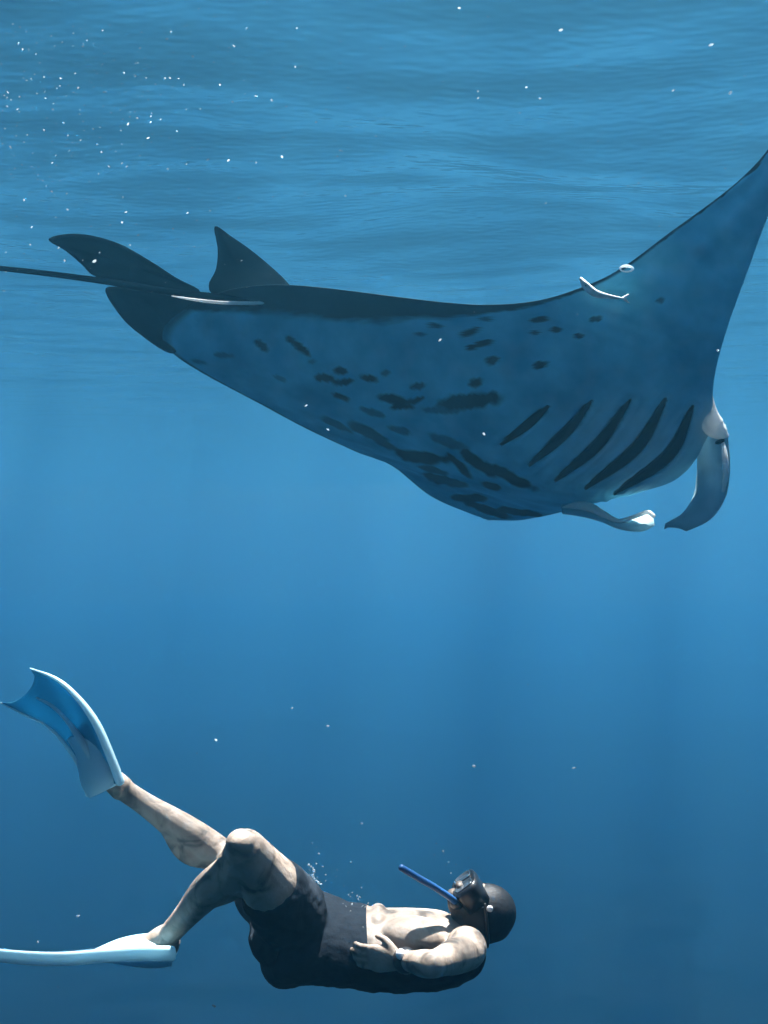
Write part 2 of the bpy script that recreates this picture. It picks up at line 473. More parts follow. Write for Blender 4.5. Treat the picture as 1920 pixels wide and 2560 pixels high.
def make_manta():
    root = empty('manta_ray', P(1200, 950, 4.5))
    tag(root, 'large spotted manta ray gliding above the swimmer with one wing raised', 'manta ray')
    NS, NT = 240, 330
    # --- grid of mid points
    tv = [-1 + 2 * j / NT for j in range(NT + 1)]
    sv = [0.5 - 0.5 * math.cos(math.pi * i / NS) for i in range(NS + 1)]
    G = [[mid(s, t) for s in sv] for t in tv]
    def normal(j, i):
        a = G[min(j + 1, NT)][i] - G[max(j - 1, 0)][i]
        b = G[j][min(i + 1, NS)] - G[j][max(i - 1, 0)]
        n = a.cross(b)
        return n.normalized() if n.length > 1e-12 else Vector((0, -1, 0))
    jc = NT // 2
    sgn = 1 if normal(jc, NS // 2).y < 0 else -1
    V = []; dark = []; pale = []
    TOPL = [(470, 740), (690, 712), (1000, 742), (1210, 764), (1350, 745), (1480, 708), (1700, 562), (1900, 400), (2130, 100)]
    BAND = [(470, 40), (690, 82), (850, 84), (1000, 66), (1150, 36), (1260, 22), (1480, 14), (1900, 12), (2130, 8)]
    def lin(tab, x):
        if x <= tab[0][0]: return tab[0][1]
        for (a0, b0), (a1, b1) in zip(tab, tab[1:]):
            if x <= a1: return b0 + (b1 - b0) * (x - a0) / (a1 - a0)
        return tab[-1][1]
    idxb = {}; idxd = {}
    for j in range(NT + 1):
        th = crk(KEYS, TH, tv[j]).x
        for i in range(NS + 1):
            s = sv[i]
            n = normal(j, i) * sgn
            prof = (min(1, (s / 0.16)) ** 0.5) * (1 - sstep(0.35, 1.0, s)) ** 0.9 if s < 1 else 0
            prof = max(prof, 0)
            if i in (0, NS): prof = 0
            bel = 0.55 * th * prof
            dor = 1.0 * th * prof
            # belly
            p = G[j][i] + n * bel
            u, v = px(p)
            d = 0.0; t = tv[j]
            wob = 5 * noise.noise(Vector((u * 0.045, v * 0.045, 1))) + 0.8 * noise.noise(Vector((u * 0.12, v * 0.12, 4)))
            for (cu, cv, ru, rv, an, st) in SPOTS:
                if abs(u - cu) < 110 and abs(v - cv) < 110:
                    ca, sa = math.cos(R(an)), math.sin(R(an))
                    x, y = u - cu, v - cv
                    a, b_ = (x * ca + y * sa) / ru, (-x * sa + y * ca) / rv
                    q = math.hypot(a, b_) + wob * 0.07
                    d = max(d, min(1, st * 1.25) * (1 - sstep(0.82, 1.16, q)))
            # dark pigment along the trailing margin and by the pelvic fins
            wd = 0.03
            if t > -0.05:
                yy = v - lin(TOPL, u) - 9 * noise.noise(Vector((u * 0.012, v * 0.05, 8))) - 5 * noise.noise(Vector((u * 0.04, v * 0.14, 2)))
                d = max(d, 0.97 * (1 - sstep(lin(BAND, u) * 0.7, lin(BAND, u) * 1.05, yy)))
            if t > 0.0: d = max(d, 0.95 * sstep(1 - wd * 1.6, 1 - wd * 0.5, s + 0.01 * noise.noise(Vector((t * 20, s * 9, 3)))))
            else: d = max(d, 0.8 * sstep(0.975, 0.995, s))
            if i in (0, NS): d = 0.7
            # recessed gill slits
            rec = 0; lip = 0
            for (A, B, C, hw) in SLITS:
                for q0, q1, base in SLIT_SEG[A]:
                    if abs(u - B[0]) < 200:
                        ds, tt = seg_dist(u, v, q0, q1)
                        hl = hw * (0.25 + 0.95 * math.sin(math.pi * min(max(base + tt * 0.125, 0), 1)) ** 0.7)
                        rec = max(rec, 1 - sstep(hl * 0.65, hl * 1.1, ds)); lip = max(lip, sstep(hw, hw * 1.5, ds) * (1 - sstep(hw * 1.5, hw * 2.6, ds)))
            fold = 0.008 * noise.noise(Vector((s * 3.0, t * 16, 5))) + 0.016 * noise.noise(Vector((s * 2.0, t * 30, 9))) * sstep(0.25, 0.4, t) * (1 - sstep(0.55, 0.8, t))
            edge = min(1, s * 8) * min(1, (1 - s) * 8)
            p = p - n * (0.020 * rec - 0.007 * lip * (1 - rec) - fold * edge)
            d = max(d, rec * 0.9)
            pl = 0.42 * math.exp(-((u - 1600) / 190) ** 2 - ((v - 1110) / 110) ** 2) + 0.9 * math.exp(-((u - 1772) / 34) ** 2 - ((v - 1060) / 55) ** 2)  # pale skin by the gills, plus sunlight painted on the mouth corner
            pl = min(0.95, pl + 0.10 * max(0, noise.noise(Vector((u * 0.02, v * 0.02, 12)))))
            idxb[j, i] = len(V); V.append(p); dark.append(d); pale.append(pl)
    for j in range(NT + 1):
        th = crk(KEYS, TH, tv[j]).x
        for i in range(NS + 1):
            if i in (0, NS) or j in (0, NT):
                idxd[j, i] = idxb[j, i]; continue
            s = sv[i]
            n = normal(j, i) * sgn
            prof = (min(1, (s / 0.16)) ** 0.5) * (1 - sstep(0.35, 1.0, s)) ** 0.9
            idxd[j, i] = len(V); V.append(G[j][i] - n * (th * prof + 0.002)); dark.append(1.0); pale.append(0.0)
    F = []
    for j in range(NT):
        for i in range(NS):
            F.append((idxb[j, i], idxb[j, i + 1], idxb[j + 1, i + 1], idxb[j + 1, i]))
            q = (idxd[j, i], idxd[j + 1, i], idxd[j + 1, i + 1], idxd[j, i + 1])
            if len(set(q)) == 4 and set(q) != set(F[-1]): F.append(q)
    me = bpy.data.meshes.new('body')
    me.from_pydata([tuple(v) for v in V], [], F)
    at = me.attributes.new('dark', 'FLOAT', 'POINT')
    at.data.foreach_set('value', dark)
    at = me.attributes.new('pale', 'FLOAT', 'POINT')
    at.data.foreach_set('value', pale)
    bm = bmesh.new(); bm.from_mesh(me); bmesh.ops.recalc_face_normals(bm, faces=bm.faces); bm.to_mesh(me); bm.free()
    for p in me.polygons: p.use_smooth = True
    me.materials.append(M_MANTA)
    body = bpy.data.objects.new('body', me); COL.objects.link(body)
    body.parent = root; body.matrix_parent_inverse = Matrix.Translation(-root.location)
    bvh = BVHTree.FromPolygons([tuple(v) for v in V], F)
    def hit(u, v, lift=0.0):
        dr = P(u, v, 1).normalized()
        loc, nn, _, dist = bvh.ray_cast(Vector((0, 0, 0)), dr)
        if loc is None: return P(u, v, 4.5)
        return loc - dr * lift
    # --- gill slits: narrow dark leaf-shaped openings lying in the grooves
    for (A, B, C, hw) in SLITS:
        n = 18
        V2 = []; F2 = []
        for k in range(n + 1):
            f = k / n
            c = cr([(A[0], A[1], 0), (B[0], B[1], 0), (C[0], C[1], 0)], f)
            c2 = cr([(A[0], A[1], 0), (B[0], B[1], 0), (C[0], C[1], 0)], min(f + .01, 1)); c1 = cr([(A[0], A[1], 0), (B[0], B[1], 0), (C[0], C[1], 0)], max(f - .01, 0))
            tg = (c2 - c1).normalized(); pr = Vector((-tg.y, tg.x, 0))
            wdt = hw * 0.95 * (math.sin(math.pi * min(max(f * 0.94 + 0.03, 0), 1)) ** 0.85)
            for q, lf in ((-1, 0.002), (-0.4, 0.006), (0.4, 0.006), (1, 0.002)):
                pp = c + pr * wdt * q
                V2.append(hit(pp.x, pp.y, lf))
        for k in range(n):
            for q in range(3):
                a = k * 4 + q
                F2.append((a, a + 1, a + 5, a + 4))
        o = obj('gill_slit', V2, F2, M_SLIT, root)
        so = o.modifiers.new('s', 'SOLIDIFY'); so.thickness = 0.004; so.offset = -1
    # --- thin fins: lens-shaped plates from a smooth outline
    def plate(name, pts, mat, th, parent=root, steps=5, center=None):
        k = len(pts)
        pts3 = [P(*p) for p in pts]
        ring = []
        for i in range(k):
            for q in range(steps):
                f = q / steps
                p0, p1, p2, p3 = pts3[i - 1], pts3[i], pts3[(i + 1) % k], pts3[(i + 2) % k]
                ring.append(0.5 * (2 * p1 + (p2 - p0) * f + (2 * p0 - 5 * p1 + 4 * p2 - p3) * f * f + (3 * p1 - p0 - 3 * p2 + p3) * f ** 3))
        c = sum(ring, Vector()) / len(ring)
        if center: c = P(*center)
        nrm = Vector()
        for i in range(len(ring)): nrm += (ring[i] - c).cross(ring[(i + 1) % len(ring)] - c)
        nrm.normalize()
        n = len(ring)
        V = list(ring); F = []
        for sg in (1, -1):
            prev = list(range(n))
            for sc_, h in ((0.9, 0.6), (0.7, 0.95), (0.4, 1.0)):
                cur = []
                for r in ring:
                    cur.append(len(V)); V.append(c + (r - c) * sc_ + nrm * sg * th * h)
                for i in range(n): F.append((prev[i], prev[(i + 1) % n], cur[(i + 1) % n], cur[i]))
                prev = cur
            V.append(c + nrm * sg * th)
            for i in range(n): F.append((prev[i], prev[(i + 1) % n], len(V) - 1))
        return obj(name, V, F, mat, parent)
    plate('dorsal_fin', [(537, 566, 4.95), (580, 592, 4.92), (640, 635, 4.88), (715, 702, 4.8), (735, 742, 4.72), (640, 752, 4.72), (540, 738, 4.78), (522, 712, 4.85), (540, 672, 4.9), (544, 622, 4.93)], M_MANTA_DARK, 0.02)
    plate('pelvic_fin', [(500, 728, 4.6), (440, 694, 4.6), (380, 655, 4.62), (300, 610, 4.66), (225, 588, 4.7), (165, 585, 4.74), (121, 599, 4.78), (165, 628, 4.75), (205, 662, 4.72), (240, 692, 4.68), (330, 712, 4.64), (430, 738, 4.6)], M_MANTA_DARK, 0.012, center=(330, 665, 4.66))
    plate('pelvic_fin', [(264, 720, 4.72), (295, 782, 4.74), (345, 832, 4.76), (428, 884, 4.78), (458, 842, 4.76), (478, 780, 4.7), (500, 738, 4.64), (420, 728, 4.66), (340, 722, 4.7)], M_MANTA_DARK, 0.012)
    # --- tail
    tb = MB()
    tb.tube([(P(760, 755, 4.56), .02, .02), (P(640, 757, 4.55), .028, .024), (P(540, 745, 4.55), .024, .02), (P(420, 730, 4.56), .02, .016), (P(240, 700, 4.6), .016, .013), (P(0, 671, 4.68), .013, .011), (P(-260, 652, 4.8), .01, .008), (P(-560, 640, 4.95), .004, .004)], n=12, steps=8)
    tail = tb.build('tail', M_MANTA_DARK, root)
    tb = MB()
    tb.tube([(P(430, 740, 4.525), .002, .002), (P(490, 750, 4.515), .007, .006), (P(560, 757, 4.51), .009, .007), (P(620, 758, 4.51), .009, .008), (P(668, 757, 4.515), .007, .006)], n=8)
    o = tb.build('tail_highlight', M_MANTA_LIT, tail); o['label'] = 'white highlight modelled along the base of the tail'  # pale tube models the highlight on the tail ridge
    # --- cephalic fins: curled ribbons
    def ribbon(name, secs, mat, th, parent=root, steps=6, across=6, curl=0.0, ths=None, notch=0.0):
        A = [P(*s[0]) for s in secs]; B = [P(*s[1]) for s in secs]
        m = (len(secs) - 1) * steps
        V = []; F = []
        rows = []
        for k in range(m + 1):
            a, b = cr([tuple(x) for x in A], k / m), cr([tuple(x) for x in B], k / m)
            a2, b2 = cr([tuple(x) for x in A], min(k + 1, m) / m), cr([tuple(x) for x in B], min(k + 1, m) / m)
            a1, b1 = cr([tuple(x) for x in A], max(k - 1, 0) / m), cr([tuple(x) for x in B], max(k - 1, 0) / m)
            tg = ((a2 + b2) - (a1 + b1)).normalized()
            nn = (b - a).cross(tg).normalized()
            a, b = a.copy(), b.copy()
            rows.append((a, b, nn, tg * (notch * sstep(0.8, 1.0, k / m)), cr([(x, 0, 0) for x in ths], k / m).x if ths else th))
        for sg in (1, -1):
            for a, b, nn, nt_, th in rows:
                for q in range(across + 1):
                    f = q / across
                    e = math.sqrt(max(0, 1 - (2 * f - 1) ** 2))
                    V.append(a.lerp(b, f) - nt_ * e + nn * (sg * th * (0.15 + 0.85 * e)) + nn * curl * (b - a).length * (e - 0.5))
        st = across + 1; half = (m + 1) * st
        for k in range(m):
            for q in range(across):
                i = k * st + q
                F.append((i, i + 1, i + st + 1, i + st)); F.append((half + i, half + i + st, half + i + st + 1, half + i + 1))
            for q in (0, across):
                i = k * st + q
                F.append((i, i + st, half + i + st, half + i))
        for k in (0, m):
            for q in range(across):
                i = k * st + q
                F.append((i, half + i, half + i + 1, i + 1))
        return obj(name, V, F, mat, parent)
    globals()['ribbon'] = ribbon; globals()['plate'] = plate
    def lit_edge(par, pts, mat=M_MANTA_LIT, name='fin_lit_edge'):  # pale tubes stand in for sunlight catching the fin edges
        t_ = MB(); t_.tube([(P(u, v, d), r, r) for u, v, d, r in pts], n=10); return t_.build(name, mat, par)
    ca = ribbon('cephalic_fin', [((1745, 1085, 4.42), (1806, 1060, 4.25)), ((1742, 1150, 4.44), (1812, 1120, 4.22)), ((1740, 1200, 4.45), (1812, 1180, 4.20)), ((1730, 1250, 4.44), (1802, 1240, 4.20)), ((1700, 1292, 4.42), (1770, 1290, 4.22)), ((1658, 1316, 4.40), (1712, 1322, 4.26))], M_CEPH, 0.012, curl=-0.15)
    lit_edge(ca, [(1808, 1110, 4.22, .008), (1813, 1150, 4.20, .012), (1814, 1190, 4.19, .011), (1808, 1228, 4.19, .006)])
    cb = ribbon('cephalic_fin', [((1405, 1262, 4.85), (1405, 1282, 4.78)), ((1460, 1256, 4.82), (1465, 1290, 4.70)), ((1500, 1274, 4.80), (1508, 1302, 4.66)), ((1545, 1302, 4.78), (1550, 1318, 4.62)), ((1590, 1294, 4.76), (1600, 1324, 4.60)), ((1632, 1280, 4.74), (1636, 1310, 4.60))], M_CEPH, 0.010, curl=0.1)
    lit_edge(cb, [(1408, 1268, 4.76, .004), (1440, 1264, 4.72, .016), (1475, 1268, 4.69, .020), (1510, 1287, 4.67, .013), (1545, 1302, 4.65, .009), (1585, 1292, 4.64, .009), (1618, 1281, 4.62, .010), (1634, 1290, 4.60, .009)])
    # --- lobe at the side of the head with the eye under it
    eb = MB()
    eb.tube([(P(1772, 940, 4.17), .006, .006), (P(1774, 990, 4.2), .012, .012), (P(1772, 1035, 4.24), .036, .030), (P(1784, 1066, 4.26), .046, .042), (P(1806, 1084, 4.25), .026, .026), (P(1816, 1090, 4.245), .012, .012)], n=16)
    e = eb.build('head_lobe', M_MANTA_LIT, root)  # sunlight on the lobe is put into its whitened colour
    eb = MB(); eb.ball(P(1800, 1104, 4.24), 0.020, 0.015, 0.009, Matrix.Rotation(R(-20), 3, 'Y'))
    eb.build('eye', M_SLIT, e)
    return bvh
manta_bvh = make_manta()

# ------------------------------------------------------------------ swimmer
def make_person():
    root = empty('person', P(760, 2340, 2.75))
    tag(root, 'snorkeller in dark suit, black mask and pale fins swimming face up below the manta', 'person')
    b = MB()
    Y = (0, 1, 0)
    # torso: hips to shoulders (rx = across the body, ry = front to back)
    sh = P(1150, 2378, 2.74)
    torso = [(P(690, 2318, 2.76), .140, .075), (P(722, 2334, 2.76), .165, .108), (P(785, 2344, 2.75), .155, .098), (P(850, 2357, 2.74), .132, .089),
             (P(940, 2368, 2.73), .138, .086), (P(1030, 2369, 2.73), .152, .083), (P(1110, 2368, 2.735), .156, .074), (P(1160, 2367, 2.74), .125, .055)]
    b.tube(torso, ref=(0, 0, 1), n=24, steps=5)
    # chest, ribs and belly muscles
    b.ball(P(1040, 2338, 2.66), .085, .065, .042, Matrix.Rotation(R(6), 3, 'Y'))
    b.ball(P(1040, 2330, 2.82), .085, .065, .042, Matrix.Rotation(R(6), 3, 'Y'))
    for k in range(4):
        for dy in (-.032, .032):
            b.ball(P(945 - 34 * k, 2288 + 4 * k, 2.735) + Vector((0, dy, 0)), .020, .030, .016)
    # shoulders
    b.ball(P(1165, 2370, 2.60), .050, .048, .050)
    b.ball(P(1150, 2360, 2.88), .055, .050, .055)
    # neck and head
    HS = 0.73
    headc = P(1196, 2268, 2.76)
    def hv(x, y, z): return headc + Vector((x, y, z)) * HS
    b.tube([(P(1140, 2365, 2.75), .056, .054), (P(1162, 2330, 2.755), .046, .047), (P(1185, 2298, 2.76), .046, .048)], n=16)
    hrot = Matrix.Rotation(R(-22), 3, 'Y')          # head axis: crown to the right, face up
    b.ball(hv(.012, 0, -.012), .098 * HS, .074 * HS, .090 * HS, hrot, 24, 16)          # skull
    b.ball(hv(-.042, 0, .018), .058 * HS, .052 * HS, .056 * HS, hrot)                  # jaw and face
    b.tube([(hv(-.012, 0, .074), .009, .009), (hv(-.030, 0, .072), .011, .010), (hv(-.040, 0, .066), .009, .009)], n=10)  # nose
    b.ball(hv(-.086, 0, .044), .024 * HS, .026 * HS, .02 * HS)                         # chin
    b.ball(hv(-.064, 0, .078), .016 * HS, .024 * HS, .012 * HS)                        # lips
    # near (left) arm along the side of the body, elbow swung towards the camera
    S, E, W = P(1168, 2380, 2.585), P(1080, 2412, 2.40), P(1005, 2400, 2.53)
    b.tube([(S, .043, .041), (S.lerp(E, .35), .039, .040), (S.lerp(E, .75), .031, .032), (E, .027, .029)], n=16)
    b.ball(S.lerp(E, .42) + Vector((-.006, 0, .012)), .027, .045, .025, (E - S).to_track_quat('Y', 'Z').to_matrix())
    b.tube([(E, .027, .029), (E.lerp(W, .25), .031, .030), (E.lerp(W, .65), .024, .024), (W, .019, .022)], n=16)
    def hand(Wr, dirv, side, palm, curl=0.6, flip=1):
        """Palm and five fingers. dirv: towards the fingertips; side: towards the thumb; palm: palm-facing direction."""
        d, s, pn = Vector(dirv).normalized(), Vector(side).normalized(), Vector(palm).normalized()
        b.tube([(Wr, 0.0215, 0.0181), (Wr + d * 0.0301, 0.0292, 0.0146), (Wr + d * 0.0645, 0.0344, 0.0129), (Wr + d * 0.0791, 0.0327, 0.0103)], ref=pn, n=14)
        base = Wr + d * 0.0757
        for q, (off, ln, r) in enumerate(((0.0241, 0.0619, 0.0076), (0.0082, 0.0688, 0.0079), (-0.0082, 0.0636, 0.0076), (-0.0232, 0.0499, 0.0067))):
            p0 = base + s * off - d * (0.0034 * abs(q - 1))
            c1, c2 = curl * .5, curl * 1.1
            d1 = (d * math.cos(c1) + pn * math.sin(c1)); d2 = (d * math.cos(c2) + pn * math.sin(c2)); d3 = (d * math.cos(c2 + .4) + pn * math.sin(c2 + .4))
            p1 = p0 + d1 * ln * .45; p2 = p1 + d2 * ln * .32; p3 = p2 + d3 * ln * .25
            b.tube([(p0 - d * 0.0103, r, r), (p1, r, r), (p2, r * .92, r * .92), (p3, r * .8, r * .8)], n=9, steps=4)
        t0 = Wr + d * 0.0241 + s * 0.0206
        t1 = t0 + (d * .7 + s * .6 + pn * .2).normalized() * 0.0310; t2 = t1 + (d * .9 + s * .25 + pn * .35).normalized() * 0.0275
        b.tube([(t0, 0.0112, 0.0112), (t1, 0.0090, 0.0090), (t2, 0.0077, 0.0077)], n=9, steps=4)
    hand(W, P(880, 2392, 2.59) - W, (0.15, -.1, 1), (0, 1, 0), 0.35)
    # far (right) arm behind the body, hand resting on the hip
    S2, E2, W2 = P(1130, 2362, 2.92), P(935, 2352, 2.99), P(815, 2262, 2.90)
    b.tube([(S2, .05, .05), (S2.lerp(E2, .5), .044, .046), (E2, .036, .038)], n=14)
    b.tube([(E2, .036, .038), (E2.lerp(W2, .3), .038, .038), (W2, .025, .029)], n=14)
    hand(W2, P(735, 2205, 2.84) - W2, (0, -1, .3), (-.2, -.1, -1), 0.5)
    # near (left) leg, knee bent up and towards the camera
    H1, K1, A1 = P(728, 2285, 2.67), P(612, 2122, 2.47), P(415, 2345, 2.72)
    b.tube([(H1, .084, .088), (H1.lerp(K1, .3), .076, .080), (H1.lerp(K1, .7), .058, .060), (K1, .045, .047)], n=18)
    b.ball(H1.lerp(K1, .55) + Vector((.012, -.02, .028)), .035, .05, .035)
    b.ball(K1 + Vector((-.006, -.012, .016)), .036, .034, .032)
    b.ball(K1.lerp(A1, .13) + Vector((-.016, -.012, .010)), .018, .018, .02)
    b.tube([(K1, .045, .044), (K1.lerp(A1, .2) + Vector((.010, .010, -.010)), .044, .046), (K1.lerp(A1, .45), .040, .042), (K1.lerp(A1, .75), .029, .031), (A1, .025, .028)], n=18)
    b.tube([(K1.lerp(A1, .08) + Vector((.022, .02, -.022)), .022, .020), (K1.lerp(A1, .28) + Vector((.032, .018, -.030)), .030, .028), (K1.lerp(A1, .52) + Vector((.018, .010, -.016)), .018, .016)], n=14)
    b.tube([(K1.lerp(A1, .12) + Vector((-.022, -.018, .012)), .010, .010), (K1.lerp(A1, .5) + Vector((-.022, -.016, .012)), .010, .010), (K1.lerp(A1, .9) + Vector((-.012, -.010, .006)), .007, .007)], n=8)
    b.ball(A1 + Vector((-.004, -.022, .004)), .013, .012, .013)
    F1 = P(350, 2378, 2.76)
    b.tube([(A1 + Vector((.006, 0, -.022)), .028, .028), (A1, .032, .034), (F1, .042, .026), (P(290, 2385, 2.77), .040, .018)], n=14)
    # far (right) leg: thigh hidden, shin going up to the left
    H2, K2, A2 = P(722, 2285, 2.86), P(556, 2140, 3.02), P(305, 1972, 3.0)
    b.tube([(H2, .084, .086), (H2.lerp(K2, .35), .076, .078), (H2.lerp(K2, .75), .056, .058), (K2, .046, .047)], n=18)
    b.ball(K2 + Vector((-.006, -.006, .012)), .042, .042, .040)
    b.tube([(K2, .045, .044), (K2.lerp(A2, .2), .044, .046), (K2.lerp(A2, .45), .040, .042), (K2.lerp(A2, .75), .030, .031), (A2, .025, .029)], n=18)
    b.tube([(K2.lerp(A2, .06) + Vector((-.012, -.008, -.026)), .022, .022), (K2.lerp(A2, .28) + Vector((-.022, -.006, -.036)), .032, .030), (K2.lerp(A2, .55) + Vector((-.010, 0, -.018)), .018, .016)], n=14)
    b.tube([(K2.lerp(A2, .10) + Vector((.006, -.02, .028)), .011, .011), (K2.lerp(A2, .5) + Vector((.006, -.016, .024)), .011, .011), (K2.lerp(A2, .9) + Vector((.004, -.008, .014)), .008, .008)], n=8)
    b.ball(A2 + Vector((0, -.024, 0)), .013, .012, .013)
    b.tube([(A2, .032, .034), (P(268, 1935, 3.0), .040, .028), (P(245, 1890, 3.01), .038, .018)], n=14)
    body = remeshed(b, 'body', M_SKIN, root, 0.0036, 5)
    # suit over hips and waist; the dark back panel models shade
    s = MB()
    g = .006
    tt = [(p, a + g, c + g) for p, a, c in torso]
    s.tube(tt, ref=(0, 0, 1), n=28, steps=6)
    s.tube([(H1, .084 + g, .088 + g), (H1.lerp(K1, .18), .080 + g, .084 + g), (H1.lerp(K1, .40), .072 + g, .076 + g)], n=18)
    s.tube([(H2, .084 + g, .086 + g), (H2.lerp(K2, .18), .080 + g, .082 + g), (H2.lerp(K2, .40), .072 + g, .076 + g)], n=18)
    so = remeshed(s, 'suit_and_back_shade', M_SUIT, root, 0.006, 4)
    # cut open over the chest; what stays along the back stands for shade
    cutp = P(928, 2374, 2.732)
    bm = bmesh.new(); bm.from_mesh(so.data)
    bmesh.ops.bisect_plane(bm, geom=bm.verts[:] + bm.edges[:] + bm.faces[:], plane_co=cutp, plane_no=(1, 0, 0.12))
    zc = P(1000, 2412, 2.60).z
    bmesh.ops.bisect_plane(bm, geom=bm.verts[:] + bm.edges[:] + bm.faces[:], plane_co=(0, 0, zc), plane_no=(0, 0, 1))
    pn = Vector((1, 0, 0.12))
    kill = [f for f in bm.faces if (f.calc_center_median() - cutp).dot(pn) > 0 and f.calc_center_median().z > zc]
    bmesh.ops.delete(bm, geom=kill, context='FACES')
    for v in bm.verts:
        q = v.co
        k = noise.noise(Vector((q.x * 26 + q.z * 14, q.y * 12, q.z * 30))) + .5 * noise.noise(Vector((q.x * 60, q.y * 25, q.z * 60)))
        v.co = q + v.normal * (0.004 * max(k, -0.4))
    bm.to_mesh(so.data); bm.free()
    for p_ in so.data.polygons: p_.use_smooth = True
    # snug black hood
    h = MB()
    h.ball(hv(.024, 0, -.022), .108 * HS, .088 * HS, .100 * HS, hrot, 28, 18)
    h.ball(hv(.050, -.01, -.050), .066 * HS, .070 * HS, .062 * HS, hrot)
    h.ball(hv(-.005, 0, -.050), .080 * HS, .080 * HS, .064 * HS, hrot)
    h.ball(hv(-.044, 0, .016), .064 * HS, .062 * HS, .060 * HS, hrot)
    h.ball(hv(-.080, 0, .036), .030 * HS, .034 * HS, .026 * HS, hrot)
    h.tube([(hv(-.03, 0, -.07), .052, .054), (P(1164, 2326, 2.755), .050, .052)], n=16)
    remeshed(h, 'hood', M_HAIR, root, 0.005, 4)
    # diving mask: skirt, lenses, strap
    up = (hrot @ Vector((-.28, 0, 1))).normalized()
    ax = (hrot @ Vector((1, 0, .28))).normalized()
    yv = Vector((0, 1, 0))
    mc = headc + (up * .076 + ax * .012) * HS
    m = MB()
    def slab(c, rx, ry, h0, h1, top=0.9, n=28, e=0.6):
        V = []; F = []
        prof = ((h0, 1.02), (h0 * .55 + h1 * .45, 0.96), (h0 * .25 + h1 * .75, 1.0), (h1 * .97 + h0 * .03, top + (1 - top) * .6), (h1, top), (h1 - .004, top * .9), (h1 - .004, top * .5))
        for hh, k in prof:
            for q in range(n):
                a = 2 * math.pi * q / n
                ca, sa = math.cos(a), math.sin(a)
                V.append(c + ax * (math.copysign(abs(ca) ** e, ca) * rx * k) + yv * (math.copysign(abs(sa) ** e, sa) * ry * k) + up * hh)
        L_ = len(prof)
        for i in range(L_ - 1):
            for q in range(n): F.append((i * n + q, i * n + (q + 1) % n, (i + 1) * n + (q + 1) % n, (i + 1) * n + q))
        F.append(tuple(range(n - 1, -1, -1))); F.append(tuple((L_ - 1) * n + q for q in range(n)))
        return V, F
    m.add(*slab(mc, .050 * HS, .084 * HS, -.055 * HS, .026 * HS, .88))
    mask = m.build('diving_mask', M_RUBBER, root)
    for sg in (-1, 1):
        l = MB(); l.add(*slab(mc + yv * sg * .038 * HS, .034 * HS, .032 * HS, .018 * HS, .029 * HS, .94)); l.build('lens', M_GLASS, mask)
    st = MB()
    ring = [hv(.02, 0, -.018) + hrot @ (Vector((.03 * math.cos(a), .090 * math.sin(a), .100 * math.cos(a))) * HS) for a in [R(58 + 244 * k / 12) for k in range(13)]]
    st.tube([(p, .010, .004) for p in ring], ref=(1, 0, 0), n=8, steps=3)
    st.build('strap', M_RUBBER, mask)
    bk = MB(); bk.ball(hv(.030, -.098, .030), .008, .005, .008); bk.build('buckle', M_STEEL, mask)
    bk = MB(); bk.tube([(hv(-.048, -.052, .050), .004, .003), (hv(-.020, -.066, .042), .005, .003), (hv(.008, -.080, .030), .004, .003)], n=8); bk.build('skirt_edge', M_STEEL, mask)
    # snorkel
    sn = MB()
    sn.tube([(P(1138, 2254, 2.72), .009, .009), (P(1120, 2240, 2.68), .008, .008), (P(1085, 2217, 2.65), .008, .008), (P(1042, 2192, 2.64), .008, .008), (P(1003, 2169, 2.63), .008, .008)], n=14)
    snk = sn.build('snorkel', M_SNORK, root)
    mp = MB(); mp.ball(P(1142, 2258, 2.73), .018, .022, .015); mp.build('mouthpiece', M_RUBBER, snk)
    # wrist watch
    wt = MB()
    d = (W - E).normalized()
    wt.tube([(W - d * .030, .027, .028), (W - d * .022, .029, .030), (W - d * .010, .028, .029), (W - d * .004, .026, .027)], n=18, steps=2)
    wch = wt.build('wrist_watch', M_RUBBER, root)
    f = MB(); f.ball(W - d * .016 + Vector((-.01, -.024, .024)), .012, .010, .012); f.build('watch_face', M_STEEL, wch)
    # swim fins
    def fin(secs, th, rails):
        f = ribbon('swim_fin', secs, M_FINB, th, root, across=10, notch=.05)
        for side, rr in zip(zip(*secs), rails):
            rb = MB(); rb.tube([(P(*p), r[0], r[1]) for p, r in zip(side, rr)], ref=(0, 1, 0.2), n=12)
            rb.build('rail', M_FINW, f)
        return f
    # far fin, blade face towards the camera
    far = [((300, 1955, 2.92), (222, 1985, 3.06)), ((278, 1895, 2.92), (205, 1925, 3.07)), ((240, 1808, 2.93), (168, 1864, 3.08)), ((192, 1742, 2.95), (118, 1814, 3.10)), ((140, 1697, 2.98), (62, 1786, 3.13)), ((76, 1671, 3.02), (2, 1757, 3.17))]
    f1 = fin(far, .004, ([(.012, .012), (.012, .011), (.011, .010), (.008, .008), (.005, .005), (.002, .003)], [(.010, .010), (.009, .009), (.007, .008), (.005, .006), (.004, .004), (.002, .002)]))
    rb = MB(); rb.tube([(P(238, 1912, 2.985), .018, .010), (P(205, 1855, 2.985), .014, .009), (P(170, 1805, 3.0), .007, .006), (P(130, 1765, 3.02), .004, .005), (P(92, 1745, 3.05), .003, .003)], n=8); rb.build('rail', M_FINW, f1)
    ribbon('foot_pocket', [((300, 1958, 2.95), (230, 1990, 3.02)), ((293, 1930, 2.94), (214, 1960, 3.03)), ((278, 1890, 2.95), (203, 1920, 3.04)), ((255, 1840, 2.96), (190, 1885, 3.05)), ((225, 1790, 2.965), (168, 1850, 3.06))], M_FINW, .03, f1, across=12, ths=[.030, .036, .030, .016, .003])
